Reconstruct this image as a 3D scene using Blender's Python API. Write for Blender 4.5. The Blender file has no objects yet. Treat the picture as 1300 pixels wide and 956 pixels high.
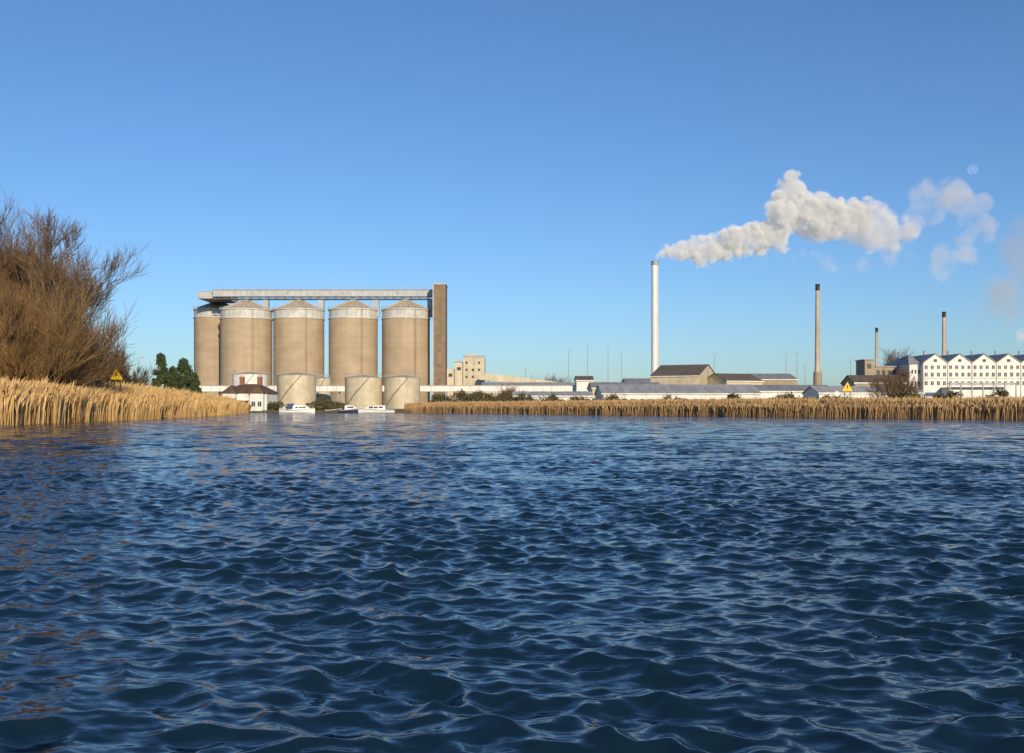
import bpy, math, random
import numpy as np
from mathutils import Vector, Matrix
random.seed(7); rng=np.random.default_rng(11)
F=1264.0; H=1.5; HOR=516.0
def X(px,d): return (px-650.0)/F*d
def Z(py,d): return H+(HOR-py)/F*d
scene=bpy.context.scene
COL=scene.collection
# ------------------------------------------------------------------ materials
def newmat(name):
    m=bpy.data.materials.new(name); m.use_nodes=True
    nt=m.node_tree; nt.nodes.clear()
    return m,nt,nt.nodes,nt.links
def surf(name,c1,c2=None,scale=0.5,rough=0.8,stretch=(1,1,1),detail=5,contrast=(0.35,0.65),metal=0.0,bump=0.0,dirt=None,bands=None,rndattr=None):
    m,nt,N,L=newmat(name)
    out=N.new('ShaderNodeOutputMaterial'); b=N.new('ShaderNodeBsdfPrincipled')
    b.inputs['Roughness'].default_value=rough; b.inputs['Metallic'].default_value=metal
    L.new(b.outputs[0],out.inputs[0])
    geo=N.new('ShaderNodeNewGeometry')
    mp=N.new('ShaderNodeMapping'); mp.inputs['Scale'].default_value=stretch
    L.new(geo.outputs['Position'],mp.inputs['Vector'])
    nz=N.new('ShaderNodeTexNoise'); nz.inputs['Scale'].default_value=scale; nz.inputs['Detail'].default_value=detail
    L.new(mp.outputs[0],nz.inputs['Vector'])
    cr=N.new('ShaderNodeValToRGB')
    cr.color_ramp.elements[0].position=contrast[0]; cr.color_ramp.elements[1].position=contrast[1]
    c2=c2 or tuple(v*0.75 for v in c1)
    cr.color_ramp.elements[0].color=(*c1,1); cr.color_ramp.elements[1].color=(*c2,1)
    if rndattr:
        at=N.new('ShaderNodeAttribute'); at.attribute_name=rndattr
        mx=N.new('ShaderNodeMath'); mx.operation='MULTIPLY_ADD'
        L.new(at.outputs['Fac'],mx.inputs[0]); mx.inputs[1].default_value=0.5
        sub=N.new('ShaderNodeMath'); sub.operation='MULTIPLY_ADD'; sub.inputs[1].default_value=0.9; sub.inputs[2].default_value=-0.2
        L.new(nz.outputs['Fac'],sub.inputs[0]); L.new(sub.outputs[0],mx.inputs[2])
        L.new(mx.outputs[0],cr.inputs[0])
    else:
        L.new(nz.outputs['Fac'],cr.inputs[0])
    col=cr.outputs[0]
    if bands:   # horizontal lift bands : (scale, strength)
        wv=N.new('ShaderNodeTexWave'); wv.bands_direction='Z'; wv.inputs['Scale'].default_value=bands[0]
        wv.inputs['Distortion'].default_value=0.6; wv.inputs['Detail'].default_value=2
        L.new(geo.outputs['Position'],wv.inputs['Vector'])
        mr=N.new('ShaderNodeMapRange'); mr.inputs['To Min'].default_value=1-bands[1]; mr.inputs['To Max'].default_value=1
        L.new(wv.outputs['Fac'],mr.inputs['Value'])
        vm=N.new('ShaderNodeVectorMath'); vm.operation='SCALE'
        L.new(col,vm.inputs[0]); L.new(mr.outputs[0],vm.inputs['Scale']); col=vm.outputs[0]
    if dirt:    # vertical weather streaks (scale,strength)
        mp2=N.new('ShaderNodeMapping'); mp2.inputs['Scale'].default_value=(1,1,0.06)
        L.new(geo.outputs['Position'],mp2.inputs['Vector'])
        n2=N.new('ShaderNodeTexNoise'); n2.inputs['Scale'].default_value=dirt[0]; n2.inputs['Detail'].default_value=4
        L.new(mp2.outputs[0],n2.inputs['Vector'])
        mr=N.new('ShaderNodeMapRange'); mr.inputs['From Min'].default_value=0.35; mr.inputs['From Max'].default_value=0.65
        mr.inputs['To Min'].default_value=1-dirt[1]; mr.inputs['To Max'].default_value=1
        L.new(n2.outputs['Fac'],mr.inputs['Value'])
        vm=N.new('ShaderNodeVectorMath'); vm.operation='SCALE'
        L.new(col,vm.inputs[0]); L.new(mr.outputs[0],vm.inputs['Scale']); col=vm.outputs[0]
    L.new(col,b.inputs['Base Color'])
    if bump:
        bp=N.new('ShaderNodeBump'); bp.inputs['Strength'].default_value=bump; bp.inputs['Distance'].default_value=0.2
        L.new(nz.outputs['Fac'],bp.inputs['Height']); L.new(bp.outputs[0],b.inputs['Normal'])
    return m
M={}
M['silo']=surf('silo_concrete',(0.475,0.375,0.265),(0.40,0.31,0.215),0.12,0.9,(1,1,2),bands=(0.32,0.12),dirt=(0.35,0.12))
M['silotop']=surf('silo_top_cladding',(0.62,0.62,0.60),(0.48,0.48,0.47),0.4,0.7,dirt=(0.8,0.2))
M['siloroof']=surf('silo_roof',(0.50,0.44,0.36),(0.38,0.33,0.26),0.5,0.7)
M['gallery']=surf('gallery_cladding',(0.47,0.49,0.51),(0.38,0.40,0.42),0.3,0.6,dirt=(0.6,0.15))
M['galleryroof']=surf('gallery_roof',(0.33,0.33,0.34),(0.25,0.25,0.26),0.4,0.8)
M['tower']=surf('tower_brown_cladding',(0.29,0.205,0.135),(0.22,0.155,0.10),0.3,0.85,bands=(0.3,0.15),dirt=(1.0,0.12))
M['steel']=surf('dark_steel',(0.12,0.12,0.12),(0.07,0.07,0.07),2,0.5)
M['galv']=surf('galvanised_steel',(0.35,0.36,0.37),(0.25,0.26,0.27),2,0.5)
M['cream']=surf('cream_tank_paint',(0.60,0.53,0.39),(0.50,0.43,0.31),0.5,0.6,dirt=(0.5,0.2))
M['white']=surf('white_paint',(0.80,0.79,0.76),(0.66,0.65,0.61),0.5,0.6,dirt=(0.7,0.15))
M['chimw']=surf('white_stack_paint',(0.80,0.80,0.79),(0.72,0.71,0.69),0.3,0.55,dirt=(0.6,0.08))
M['chimc']=surf('cream_stack_concrete',(0.60,0.54,0.44),(0.48,0.42,0.33),0.3,0.8,dirt=(0.8,0.2))
M['black']=surf('black_soot',(0.02,0.02,0.02),(0.035,0.033,0.03),1,0.8)
M['tile']=surf('brown_roof_tile',(0.16,0.09,0.06),(0.10,0.06,0.045),0.8,0.85,bands=(1.5,0.2))
M['slate']=surf('dark_sheet_roof',(0.15,0.12,0.095),(0.095,0.078,0.065),0.4,0.8,stretch=(2,2,.5))
M['greyroof']=surf('grey_sheet_roof',(0.27,0.28,0.29),(0.20,0.21,0.22),0.25,0.8,stretch=(3,0.4,1))
M['lightroof']=surf('light_grey_sheet_roof',(0.40,0.40,0.39),(0.30,0.30,0.30),0.25,0.8,stretch=(3,0.4,1))
M['brick']=surf('brick',(0.26,0.13,0.08),(0.20,0.10,0.07),1.5,0.9)
M['brickl']=surf('buff_brick',(0.36,0.30,0.22),(0.28,0.225,0.16),0.6,0.9)
M['glass']=surf('window_glass',(0.03,0.04,0.05),(0.05,0.06,0.07),1,0.12)
M['wood']=surf('weathered_wood',(0.12,0.09,0.06),(0.07,0.055,0.04),1.5,0.9,stretch=(3,3,.5))
M['hull']=surf('boat_gelcoat',(0.80,0.80,0.78),(0.70,0.70,0.68),1,0.25)
M['hulld']=surf('dark_blue_hull',(0.03,0.05,0.10),(0.02,0.03,0.07),1,0.3)
M['canvas']=surf('boat_canvas',(0.04,0.07,0.16),(0.03,0.05,0.1),2,0.8)
M['bark']=surf('winter_bark',(0.23,0.15,0.085),(0.14,0.093,0.055),0.35,0.9)
M['twig']=surf('winter_twigs',(0.30,0.185,0.09),(0.17,0.108,0.06),0.3,0.9)
M['golden']=surf('willow_twigs',(0.38,0.23,0.085),(0.19,0.12,0.05),0.3,0.9)
M['ever']=surf('evergreen_foliage',(0.035,0.06,0.018),(0.06,0.085,0.03),1.2,0.8)
M['hedge']=surf('hedge_foliage',(0.07,0.075,0.03),(0.12,0.09,0.045),0.8,0.9)
M['yellow']=surf('yellow_sign_paint',(0.80,0.52,0.02),(0.72,0.46,0.02),2,0.5)
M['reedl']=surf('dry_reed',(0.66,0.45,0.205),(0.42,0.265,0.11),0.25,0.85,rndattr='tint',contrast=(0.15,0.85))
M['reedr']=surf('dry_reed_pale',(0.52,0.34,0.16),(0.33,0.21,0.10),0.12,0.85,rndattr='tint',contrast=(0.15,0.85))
def ground_mat():
    m,nt,N,L=newmat('marsh_grass')
    out=N.new('ShaderNodeOutputMaterial'); b=N.new('ShaderNodeBsdfPrincipled'); b.inputs['Roughness'].default_value=0.95
    L.new(b.outputs[0],out.inputs[0])
    geo=N.new('ShaderNodeNewGeometry')
    n1=N.new('ShaderNodeTexNoise'); n1.inputs['Scale'].default_value=0.05; n1.inputs['Detail'].default_value=6
    n2=N.new('ShaderNodeTexNoise'); n2.inputs['Scale'].default_value=2.0; n2.inputs['Detail'].default_value=5
    L.new(geo.outputs['Position'],n1.inputs['Vector']); L.new(geo.outputs['Position'],n2.inputs['Vector'])
    cr=N.new('ShaderNodeValToRGB'); e=cr.color_ramp.elements
    e[0].position=0.4; e[0].color=(0.085,0.11,0.03,1); e[1].position=0.62; e[1].color=(0.20,0.15,0.07,1)
    L.new(n1.outputs['Fac'],cr.inputs[0])
    mr=N.new('ShaderNodeMapRange'); mr.inputs['To Min'].default_value=0.6; mr.inputs['To Max'].default_value=1.3
    L.new(n2.outputs['Fac'],mr.inputs['Value'])
    vm=N.new('ShaderNodeVectorMath'); vm.operation='SCALE'; L.new(cr.outputs[0],vm.inputs[0]); L.new(mr.outputs[0],vm.inputs['Scale'])
    L.new(vm.outputs[0],b.inputs['Base Color'])
    return m
M['ground']=ground_mat()
def water_mat():
    m,nt,N,L=newmat('river_water')
    out=N.new('ShaderNodeOutputMaterial'); b=N.new('ShaderNodeBsdfPrincipled')
    b.inputs['Base Color'].default_value=(0.006,0.021,0.037,1); b.inputs['Roughness'].default_value=0.08
    b.inputs['IOR'].default_value=1.333
    L.new(b.outputs[0],out.inputs[0])
    geo=N.new('ShaderNodeNewGeometry')
    def nvec(scale,stretch,k,detail):
        mp=N.new('ShaderNodeMapping'); mp.inputs['Scale'].default_value=stretch; mp.inputs['Rotation'].default_value=(0,0,0.25)
        L.new(geo.outputs['Position'],mp.inputs['Vector'])
        n=N.new('ShaderNodeTexNoise'); n.inputs['Scale'].default_value=scale; n.inputs['Detail'].default_value=detail
        L.new(mp.outputs[0],n.inputs['Vector'])
        s=N.new('ShaderNodeVectorMath'); s.operation='SUBTRACT'; s.inputs[1].default_value=(0.5,0.5,0.5); L.new(n.outputs['Color'],s.inputs[0])
        q=N.new('ShaderNodeVectorMath'); q.operation='MULTIPLY'; q.inputs[1].default_value=(k*0.7,k,0); L.new(s.outputs[0],q.inputs[0])
        return q.outputs[0]
    fine=nvec(11.0,(0.6,1.4,1),0.85,4)
    big=nvec(1.3,(0.45,1.3,1),1.9,5)
    at=N.new('ShaderNodeAttribute'); at.attribute_name='far'
    sc=N.new('ShaderNodeVectorMath'); sc.operation='SCALE'; L.new(big,sc.inputs[0]); L.new(at.outputs['Fac'],sc.inputs['Scale'])
    ad=N.new('ShaderNodeVectorMath'); ad.operation='ADD'; L.new(fine,ad.inputs[0]); L.new(sc.outputs[0],ad.inputs[1])
    # gusts
    mp=N.new('ShaderNodeMapping'); mp.inputs['Scale'].default_value=(0.4,1.0,1); L.new(geo.outputs['Position'],mp.inputs['Vector'])
    g=N.new('ShaderNodeTexNoise'); g.inputs['Scale'].default_value=0.12; g.inputs['Detail'].default_value=3; L.new(mp.outputs[0],g.inputs['Vector'])
    mr=N.new('ShaderNodeMapRange'); mr.inputs['From Min'].default_value=0.3; mr.inputs['From Max'].default_value=0.7; mr.inputs['To Min'].default_value=0.7; mr.inputs['To Max'].default_value=1.3
    L.new(g.outputs['Fac'],mr.inputs['Value'])
    s2=N.new('ShaderNodeVectorMath'); s2.operation='SCALE'; L.new(ad.outputs[0],s2.inputs[0]); L.new(mr.outputs[0],s2.inputs['Scale'])
    a2=N.new('ShaderNodeVectorMath'); a2.operation='ADD'; L.new(geo.outputs['Normal'],a2.inputs[0]); L.new(s2.outputs[0],a2.inputs[1])
    nn=N.new('ShaderNodeVectorMath'); nn.operation='NORMALIZE'; L.new(a2.outputs[0],nn.inputs[0])
    L.new(nn.outputs[0],b.inputs['Normal'])
    return m
M['water']=water_mat()
# ------------------------------------------------------------------ mesh tools
def mesh_np(name,V,Fa,mat,smooth=False,attrs=None):
    me=bpy.data.meshes.new(name)
    V=np.asarray(V,dtype=np.float32); Fa=np.asarray(Fa,dtype=np.int32)
    n,k=Fa.shape
    me.vertices.add(len(V)); me.vertices.foreach_set('co',V.ravel())
    me.loops.add(n*k); me.loops.foreach_set('vertex_index',Fa.ravel())
    me.polygons.add(n); me.polygons.foreach_set('loop_start',np.arange(0,n*k,k,dtype=np.int32))
    try: me.polygons.foreach_set('loop_total',np.full(n,k,dtype=np.int32))
    except Exception: pass
    if smooth: me.polygons.foreach_set('use_smooth',np.ones(n,dtype=bool))
    me.update(calc_edges=True)
    if attrs:
        for an,av in attrs.items():
            a=me.attributes.new(an,'FLOAT','POINT'); a.data.foreach_set('value',np.asarray(av,dtype=np.float32))
    me.materials.append(mat)
    o=bpy.data.objects.new(name,me); COL.objects.link(o)
    return o
class MB:
    def __init__(s): s.v=[]; s.f=[]; s.T=Matrix.Identity(4); s.sm=[]
    def add(s,vs,fs,smooth=False):
        b=len(s.v); s.v+= [tuple(s.T@Vector(p)) for p in vs]; s.f+=[tuple(b+i for i in f) for f in fs]; s.sm+=[smooth]*len(fs)
    def box(s,x0,x1,y0,y1,z0,z1):
        s.add([(x0,y0,z0),(x1,y0,z0),(x1,y1,z0),(x0,y1,z0),(x0,y0,z1),(x1,y0,z1),(x1,y1,z1),(x0,y1,z1)],
              [(0,3,2,1),(4,5,6,7),(0,1,5,4),(1,2,6,5),(2,3,7,6),(3,0,4,7)])
    def cyl(s,cx,cy,z0,z1,r0,r1=None,n=24,caps=True):
        r1=r0 if r1 is None else r1
        vs=[(cx+r0*math.cos(2*math.pi*i/n),cy+r0*math.sin(2*math.pi*i/n),z0) for i in range(n)]
        vs+=[(cx+r1*math.cos(2*math.pi*i/n),cy+r1*math.sin(2*math.pi*i/n),z1) for i in range(n)]
        s.add(vs,[(i,(i+1)%n,n+(i+1)%n,n+i) for i in range(n)],True)
        if caps: s.add(vs,[tuple(range(n))[::-1],tuple(range(n,2*n))])
    def beam(s,a,b,w):
        a=Vector(a);b=Vector(b);d=(b-a).normalized()
        u=d.cross(Vector((0,0,1))); 
        if u.length<0.01: u=Vector((1,0,0))
        u.normalize(); v=d.cross(u)
        h=w/2; vs=[]
        for p in (a,b):
            for (i,j) in ((-1,-1),(1,-1),(1,1),(-1,1)): vs.append(tuple(p+u*i*h+v*j*h))
        s.add(vs,[(0,1,2,3),(7,6,5,4),(0,4,5,1),(1,5,6,2),(2,6,7,3),(3,7,4,0)])
    def obj(s,name,mat,parent=None):
        me=bpy.data.meshes.new(name); me.from_pydata(s.v,[],s.f); me.polygons.foreach_set('use_smooth',s.sm); me.materials.append(mat); me.update()
        o=bpy.data.objects.new(name,me); COL.objects.link(o)
        return o
class G:
    def __init__(s,name,loc=(0,0,0),yaw=0):
        s.name=name; s.loc=loc; s.T=Matrix.Translation(loc)@Matrix.Rotation(yaw,4,'Z'); s.p={}
    def __call__(s,part,mat):
        if part not in s.p:
            m=MB(); s.p[part]=(m,mat)
        return s.p[part][0]
    def done(s):
        e=bpy.data.objects.new(s.name,None); COL.objects.link(e); e.matrix_world=s.T; e.empty_display_size=1
        for k,(m,mat) in s.p.items():
            o=m.obj(k,M[mat]); o.parent=e
        return e
# ------------------------------------------------------------------ shoreline / ground
shore=[(-43,-10),(-43,20),(-41,60),(-41,82),(-41.3,95),(-42.5,118),(-46.5,150),(-53,185),(-62,232),(-60,238),(-45,238),(-23,238),(-9,214),(15,172),(37,136),(57,112),(70,92),(80,60),(84,20),(84,-10),(60,-60),(0,-70),(-35,-50),(-43,-10)]
SP=np.array(shore,float)
def sdist(x,y):
    x=np.asarray(x,float);y=np.asarray(y,float)
    dm=np.full(x.shape,1e9); ins=np.zeros(x.shape,bool)
    for i in range(len(SP)-1):
        ax,ay=SP[i];bx,by=SP[i+1]
        dx,dy=bx-ax,by-ay
        t=np.clip(((x-ax)*dx+(y-ay)*dy)/(dx*dx+dy*dy),0,1)
        dm=np.minimum(dm,np.hypot(x-ax-t*dx,y-ay-t*dy))
        c=((ay>y)!=(by>y))&(x<(bx-ax)*(y-ay)/((by-ay) if by!=ay else 1e-9)+ax)
        ins^=c
    return np.where(ins,-dm,dm)
def sst(a,b,t): t=np.clip((t-a)/(b-a),0,1); return t*t*(3-2*t)
def gz(x,y):
    x=np.asarray(x,float);y=np.asarray(y,float)
    d=sdist(x,y)
    z=np.where(d<0,np.maximum(d*0.3,-1.0),0.35*sst(0,2.5,d))
    left=(1-sst(-50,-30,x))*(1-sst(150,230,y))
    z=z+left*1.3*sst(1,14,d)+0.45*sst(3,30,d)
    return z
def Rsh(t):
    dx,dy=math.sin(t),math.cos(t); best=0
    for i in range(len(SP)-1):
        ax,ay=SP[i];bx,by=SP[i+1]; ex,ey=bx-ax,by-ay
        den=dx*ey-dy*ex
        if abs(den)<1e-9: continue
        r=(ax*ey-ay*ex)/den; u=(ax*dy-ay*dx)/den
        if -1e-6<=u<=1+1e-6 and r>best: best=r
    return best
th=np.concatenate([np.linspace(-math.pi,-1.2,40)[:-1],np.linspace(-1.2,1.2,400),np.linspace(1.2,math.pi,40)[1:]])
Rs=np.array([Rsh(t) for t in th])
offs=np.array([-12,-5,-2,-0.7,0,0.8,1.6,3,5,8,12,18,26,40,65,100,160,260,450,900,2000,5000])
rr=Rs[None,:]+offs[:,None]
gx=rr*np.sin(th)[None,:]; gy=rr*np.cos(th)[None,:]
gV=np.stack([gx,gy,gz(gx,gy)],-1).reshape(-1,3)
nr,nc=gx.shape
ii,jj=np.meshgrid(np.arange(nr-1),np.arange(nc-1),indexing='ij')
a=(ii*nc+jj).ravel(); gF=np.stack([a,a+nc,a+nc+1,a+1],-1)
mesh_np('ground',gV,gF,M['ground'],True)
# ------------------------------------------------------------------ water
ang=np.concatenate([np.linspace(-math.pi,-0.60,50)[:-1],np.linspace(-0.60,0.60,950),np.linspace(0.60,math.pi,50)[1:]])
rad=np.concatenate([[0.0,1.0,2.0],np.exp(np.linspace(math.log(2.8),math.log(100),1250)),np.exp(np.linspace(math.log(100.6),math.log(290),120))])
wx=rad[:,None]*np.sin(ang)[None,:]; wy=rad[:,None]*np.cos(ang)[None,:]
sp=np.gradient(rad)[:,None]*np.ones_like(wx)
zz=np.zeros_like(wx); ox=np.zeros_like(wx); oy=np.zeros_like(wx)
side=(1-sst(0.56,0.60,np.abs(ang)))[None,:]
NW=90; slope2=0.0
for i in range(NW):
    lam=0.10*(1.6/0.10)**((i+rng.random())/NW)
    dirn=math.radians(256+rng.normal()*36)
    k=2*math.pi/lam
    pk=math.exp(-((math.log(lam/0.32))/0.68)**2)
    s=0.050*(0.30+pk)
    A=s/k
    fade=np.clip((lam/sp-2.5)/3.0,0,1)*side
    ph=k*(wx*math.cos(dirn)+wy*math.sin(dirn))+rng.random()*6.283
    zz+=A*np.sin(ph)*fade
    cp=np.cos(ph)*fade*A*0.9
    ox+=math.cos(dirn)*cp
    oy+=math.sin(dirn)*cp
    slope2+=s*s/2
env=0.85+0.35*np.sin(wx*0.9+1.3*np.sin(wy*0.35))*np.sin(wy*0.5+1.1*np.sin(wx*0.45))
zz*=env
far=sst(7,45,rad)[:,None]*np.ones_like(wx)
far=np.maximum(far,1-side)
wV=np.stack([wx+ox,wy+oy,zz],-1).reshape(-1,3)
nr,nc=wx.shape
ii,jj=np.meshgrid(np.arange(nr-1),np.arange(nc-1),indexing='ij')
a=(ii*nc+jj).ravel(); wF=np.stack([a,a+nc,a+nc+1,a+1],-1)[:, ::-1]
wo=mesh_np('river_water',wV,wF,M['water'],True,{'far':far.ravel()})
# ------------------------------------------------------------------ reeds
def reeds(name,pts,mat,hmin,hmax,wid=0.05,rough=1.0):
    n=len(pts); x=pts[:,0];y=pts[:,1];z=gz(x,y)-0.1
    d=sdist(x,y)
    z=np.where(d<0.3,-0.15,z)
    clump=0.5+rough*(0.3*np.sin(x*0.55+2*np.sin(y*0.21))*np.sin(y*0.43+1.7*np.sin(x*0.3))+0.4*np.sin(x*0.13+y*0.09+1.5*np.sin(y*0.05))+0.15*np.sin(x*1.7+y*1.1))
    h=hmin+(hmax-hmin)*np.clip(0.55*rng.random(n)+0.45*clump,0,1.2)
    h*=np.where(d<1.2,0.72+0.25*rng.random(n),1)
    h*=np.where(rng.random(n)<0.05,1.15,1)
    a=rng.random(n)*6.283; ux=np.cos(a)*wid*(0.6+0.8*rng.random(n)); uy=np.sin(a)*wid*(0.6+0.8*rng.random(n))
    lean=0.06+0.14*rng.random(n); la=rng.normal(0.2,0.9,n)
    lx=np.cos(la)*lean*h; ly=np.sin(la)*lean*h
    V=np.zeros((n,8,3))
    def setp(i,fx,fz,w):
        V[:,i,0]=x+lx*fx+ux*w; V[:,i,1]=y+ly*fx+uy*w; V[:,i,2]=z+h*fz
    setp(0,0,0,-.5);setp(1,0,0,.5);setp(2,.35,.55,.45);setp(3,.35,.55,-.45)
    setp(4,.75,.85,-1.2);setp(5,.75,.85,1.2);setp(6,1.35,1.0,.2);setp(7,1.35,1.0,-.2)
    b=np.arange(n)[:,None]*8
    Fq=np.stack([b+np.array([0,1,2,3]),b+np.array([3,2,5,4]),b+np.array([4,5,6,7])],1).reshape(-1,4)
    t=rng.random(n)
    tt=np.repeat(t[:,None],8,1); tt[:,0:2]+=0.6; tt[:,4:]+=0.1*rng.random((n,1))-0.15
    return mesh_np(name,V.reshape(-1,3),Fq,mat,False,{'tint':tt.ravel()})
def along(poly,n,depth,power=1.0,wob=1.0):
    P=np.array(poly,float); seg=np.diff(P,axis=0); L=np.hypot(seg[:,0],seg[:,1]); c=np.concatenate([[0],np.cumsum(L)])
    s=rng.random(n)*c[-1]; i=np.clip(np.searchsorted(c,s)-1,0,len(L)-1); f=(s-c[i])/L[i]
    p=P[i]+seg[i]*f[:,None]
    nx=-seg[i,1]/L[i]; ny=seg[i,0]/L[i]
    o=depth*rng.random(n)**power-wob*(0.7*np.sin(s*0.8)+0.8*np.sin(s*0.23+1)+.4*np.sin(s*2.1))*rng.random(n)
    q=p.copy(); q[:,0]+=nx*o; q[:,1]+=ny*o
    return q
leftp=[(-41,55),(-41,82),(-41.3,95),(-42.5,118),(-46.5,150),(-53,185),(-60,222)]
reeds('reed_bed',along(leftp,85000,16,1.3),M['reedl'],2.2,3.5,0.055)
rightp=[(-26,240),(-23,238),(-9,214),(15,172),(37,136),(57,112),(70,92),(76,72)]
reeds('reed_bed',along(rightp,120000,15,1.6,.35),M['reedr'],1.6,2.5,0.055,.6)
# ------------------------------------------------------------------ trees
def branchtree(name,base,height,spread,seed,mat,levels=5,stems=1,twigw=0.03,trunk=0.25,kids=5,up=0.35):
    r=random.Random(seed); V=[];Fc=[]
    def seg(a,b,ra,rb):
        d=(b-a); 
        if d.length<1e-5: return
        d.normalize(); u=d.orthogonal().normalized(); v=d.cross(u); k=len(V)
        for p,q in ((a,ra),(b,rb)):
            for j in range(3):
                an=j*2.0944; w=p+u*(math.cos(an)*q)+v*(math.sin(an)*q); V.append((w.x,w.y,w.z))
        for j in range(3): Fc.append((k+j,k+(j+1)%3,k+3+(j+1)%3,k+3+j))
    def grow(p,d,L,rad,lev):
        ns=3 if lev<levels-1 else 2
        pts=[p];cur=p;dd=d
        for i in range(ns):
            dd=(dd+Vector((r.gauss(0,.14),r.gauss(0,.14),r.gauss(0.05,.08)))).normalized()
            nx=cur+dd*(L/ns); f0=1-0.5*i/ns; f1=1-0.5*(i+1)/ns
            seg(cur,nx,rad*f0,rad*f1); cur=nx; pts.append(cur)
        if lev>=levels: return
        nk=kids+(1 if lev>1 else 0)
        for i in range(nk):
            t=0.3+0.7*(i+r.random()*.8)/nk; t=min(t,1)
            k=min(int(t*ns),ns-1); q=pts[k].lerp(pts[k+1],t*ns-k)
            ax=dd.orthogonal().normalized(); ax.rotate(Matrix.Rotation(r.random()*6.283,3,dd))
            an=r.uniform(0.35,0.95)*spread
            nd=(dd*math.cos(an)+ax*math.sin(an)+Vector((0,0,up*r.random()))).normalized()
            grow(q,nd,L*r.uniform(0.5,0.78),max(rad*(1-0.5*t)*r.uniform(.45,.65),twigw*0.5),lev+1)
    b=Vector(base)
    for s in range(stems):
        off=Vector((0,0,0)) if stems==1 else Vector((r.gauss(0,1)*height*0.12,r.gauss(0,1)*height*0.12,0))
        d=Vector((r.gauss(0,.08 if stems==1 else .3),r.gauss(0,.08 if stems==1 else .3),1)).normalized()
        grow(b+off,d,height*0.42*r.uniform(.8,1.1),trunk*(1 if stems==1 else .4),0)
    A=np.array(V); zt=np.percentile(A[:,2],99.7)-base[2]; k=height/zt
    A=(A-np.array(base))*k+np.array(base)
    return mesh_np(name,A,np.array(Fc),mat)
def tree_at(name,px,d,pytop,seed,mat='bark',**kw):
    x=X(px,d); zb=float(gz(x,d))-0.2; h=Z(pytop,d)-zb
    return branchtree(name,(x,d,zb),h,kw.pop('spread',1.0),seed,M[mat],**kw)
tree_at('bare_tree',-22,108,258,1,'twig',levels=5,kids=5,spread=.85)
tree_at('bare_tree',12,114,262,2,'bark',levels=5,kids=5,spread=.75)
tree_at('bare_tree',42,118,280,3,'twig',levels=5,kids=5,spread=.65)
tree_at('bare_tree',62,130,312,4,'bark',levels=5,kids=5,trunk=.2,spread=.6)
tree_at('bare_tree',84,140,350,9,'twig',levels=4,kids=6,trunk=.15,spread=.6)
for i,(px,d,pt) in enumerate([(-25,98,360),(5,100,345),(24,104,350),(44,104,368),(60,108,372),(76,114,396),(90,124,416),(15,96,390),(38,97,402),(54,100,415),(66,106,428)]):
    tree_at('willow_shrub',px,d,pt,20+i,'golden' if i%3 else 'twig',levels=3,stems=9,kids=6,trunk=.12,spread=.65,twigw=.035)
for i,(px,d,pt) in enumerate([(112,150,428),(130,160,436),(146,170,447),(165,190,464)]):
    tree_at('bare_shrub',px,d,pt,40+i,'twig' if i%2 else 'hedge',levels=3,stems=6,kids=6,trunk=.12,spread=.7,twigw=.05)
def leafy(name,c,w,h,n,mat,leaf=0.3,conical=True,seed=0,trunk=True):
    g=np.random.default_rng(seed); x0,y0,z0=c
    nc_=max(20,n//90); t=g.random(nc_)**0.8
    prof=(np.clip(1.05-t,0,1)**0.7 if conical else np.sqrt(np.clip(1-(2*t-0.85)**2,0.02,1)))
    a=g.random(nc_)*6.283; rr_=w/2*prof*(0.45+0.5*g.random(nc_))
    cc=np.stack([x0+rr_*np.cos(a),y0+rr_*np.sin(a),z0+h*(0.08+0.88*t)],-1)
    idx=g.integers(0,nc_,n); cr=w*0.10*(0.6+0.8*g.random(nc_))
    v=g.normal(size=(n,3)); v/=np.linalg.norm(v,axis=1)[:,None]
    p=cc[idx]+v*(cr[idx]*(0.4+0.8*g.random(n)))[:,None]
    e1=g.normal(size=(n,3)); e1/=np.linalg.norm(e1,axis=1)[:,None]
    e2=np.cross(e1,g.normal(size=(n,3))); e2/=np.linalg.norm(e2,axis=1)[:,None]
    s=leaf*(0.6+0.8*g.random(n))[:,None]
    V=np.stack([p-e1*s,p+e2*s*.6,p+e1*s,p-e2*s*.6],1).reshape(-1,3)
    Fq=np.arange(n*4).reshape(-1,4)
    o=mesh_np('foliage',V,Fq,M[mat])
    e=bpy.data.objects.new(name,None); COL.objects.link(e); o.parent=e
    mb=MB(); mb.cyl(x0,y0,z0-0.3,z0+h*0.8,w*0.04,w*0.01,8)
    for k in range(6):
        aa=g.random()*6.283; zz0=z0+h*(0.15+0.1*k); mb.beam((x0,y0,zz0),(x0+math.cos(aa)*w*.3,y0+math.sin(aa)*w*.3,zz0+h*.08),w*0.015)
    t_=mb.obj('trunk_and_limbs',M['bark']); t_.parent=e
for i,(px,d,pt,w) in enumerate([(204,250,449,6.8),(233,250,456,7.6),(219,256,466,6.0),(247,262,474,4.5)]):
    leafy('evergreen_tree',(X(px,d),d,0.5),w,Z(pt,d)-0.5,9000,'ever',0.24,True,50+i)
hs=[(352,244,512,5),(300,243,514,7),(410,250,509,8),(425,248,513,6),(560,262,503,9),(585,262,499,10),(610,260,500,10),(640,262,500,11),(665,262,502,9),(700,240,505,9),(735,236,507,9),(780,232,506,10),(850,225,506,9),(930,222,505,9),(1000,215,504,9),(1060,205,505,8),(1150,190,500,9),(1210,188,501,8),(1270,185,499,8)]
for i,(px,d,pt,w) in enumerate(hs):
    leafy('hedge_bush',(X(px,d),d,0.5),w,Z(pt,d)-0.3,2500,'hedge',0.2,False,80+i)
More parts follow.
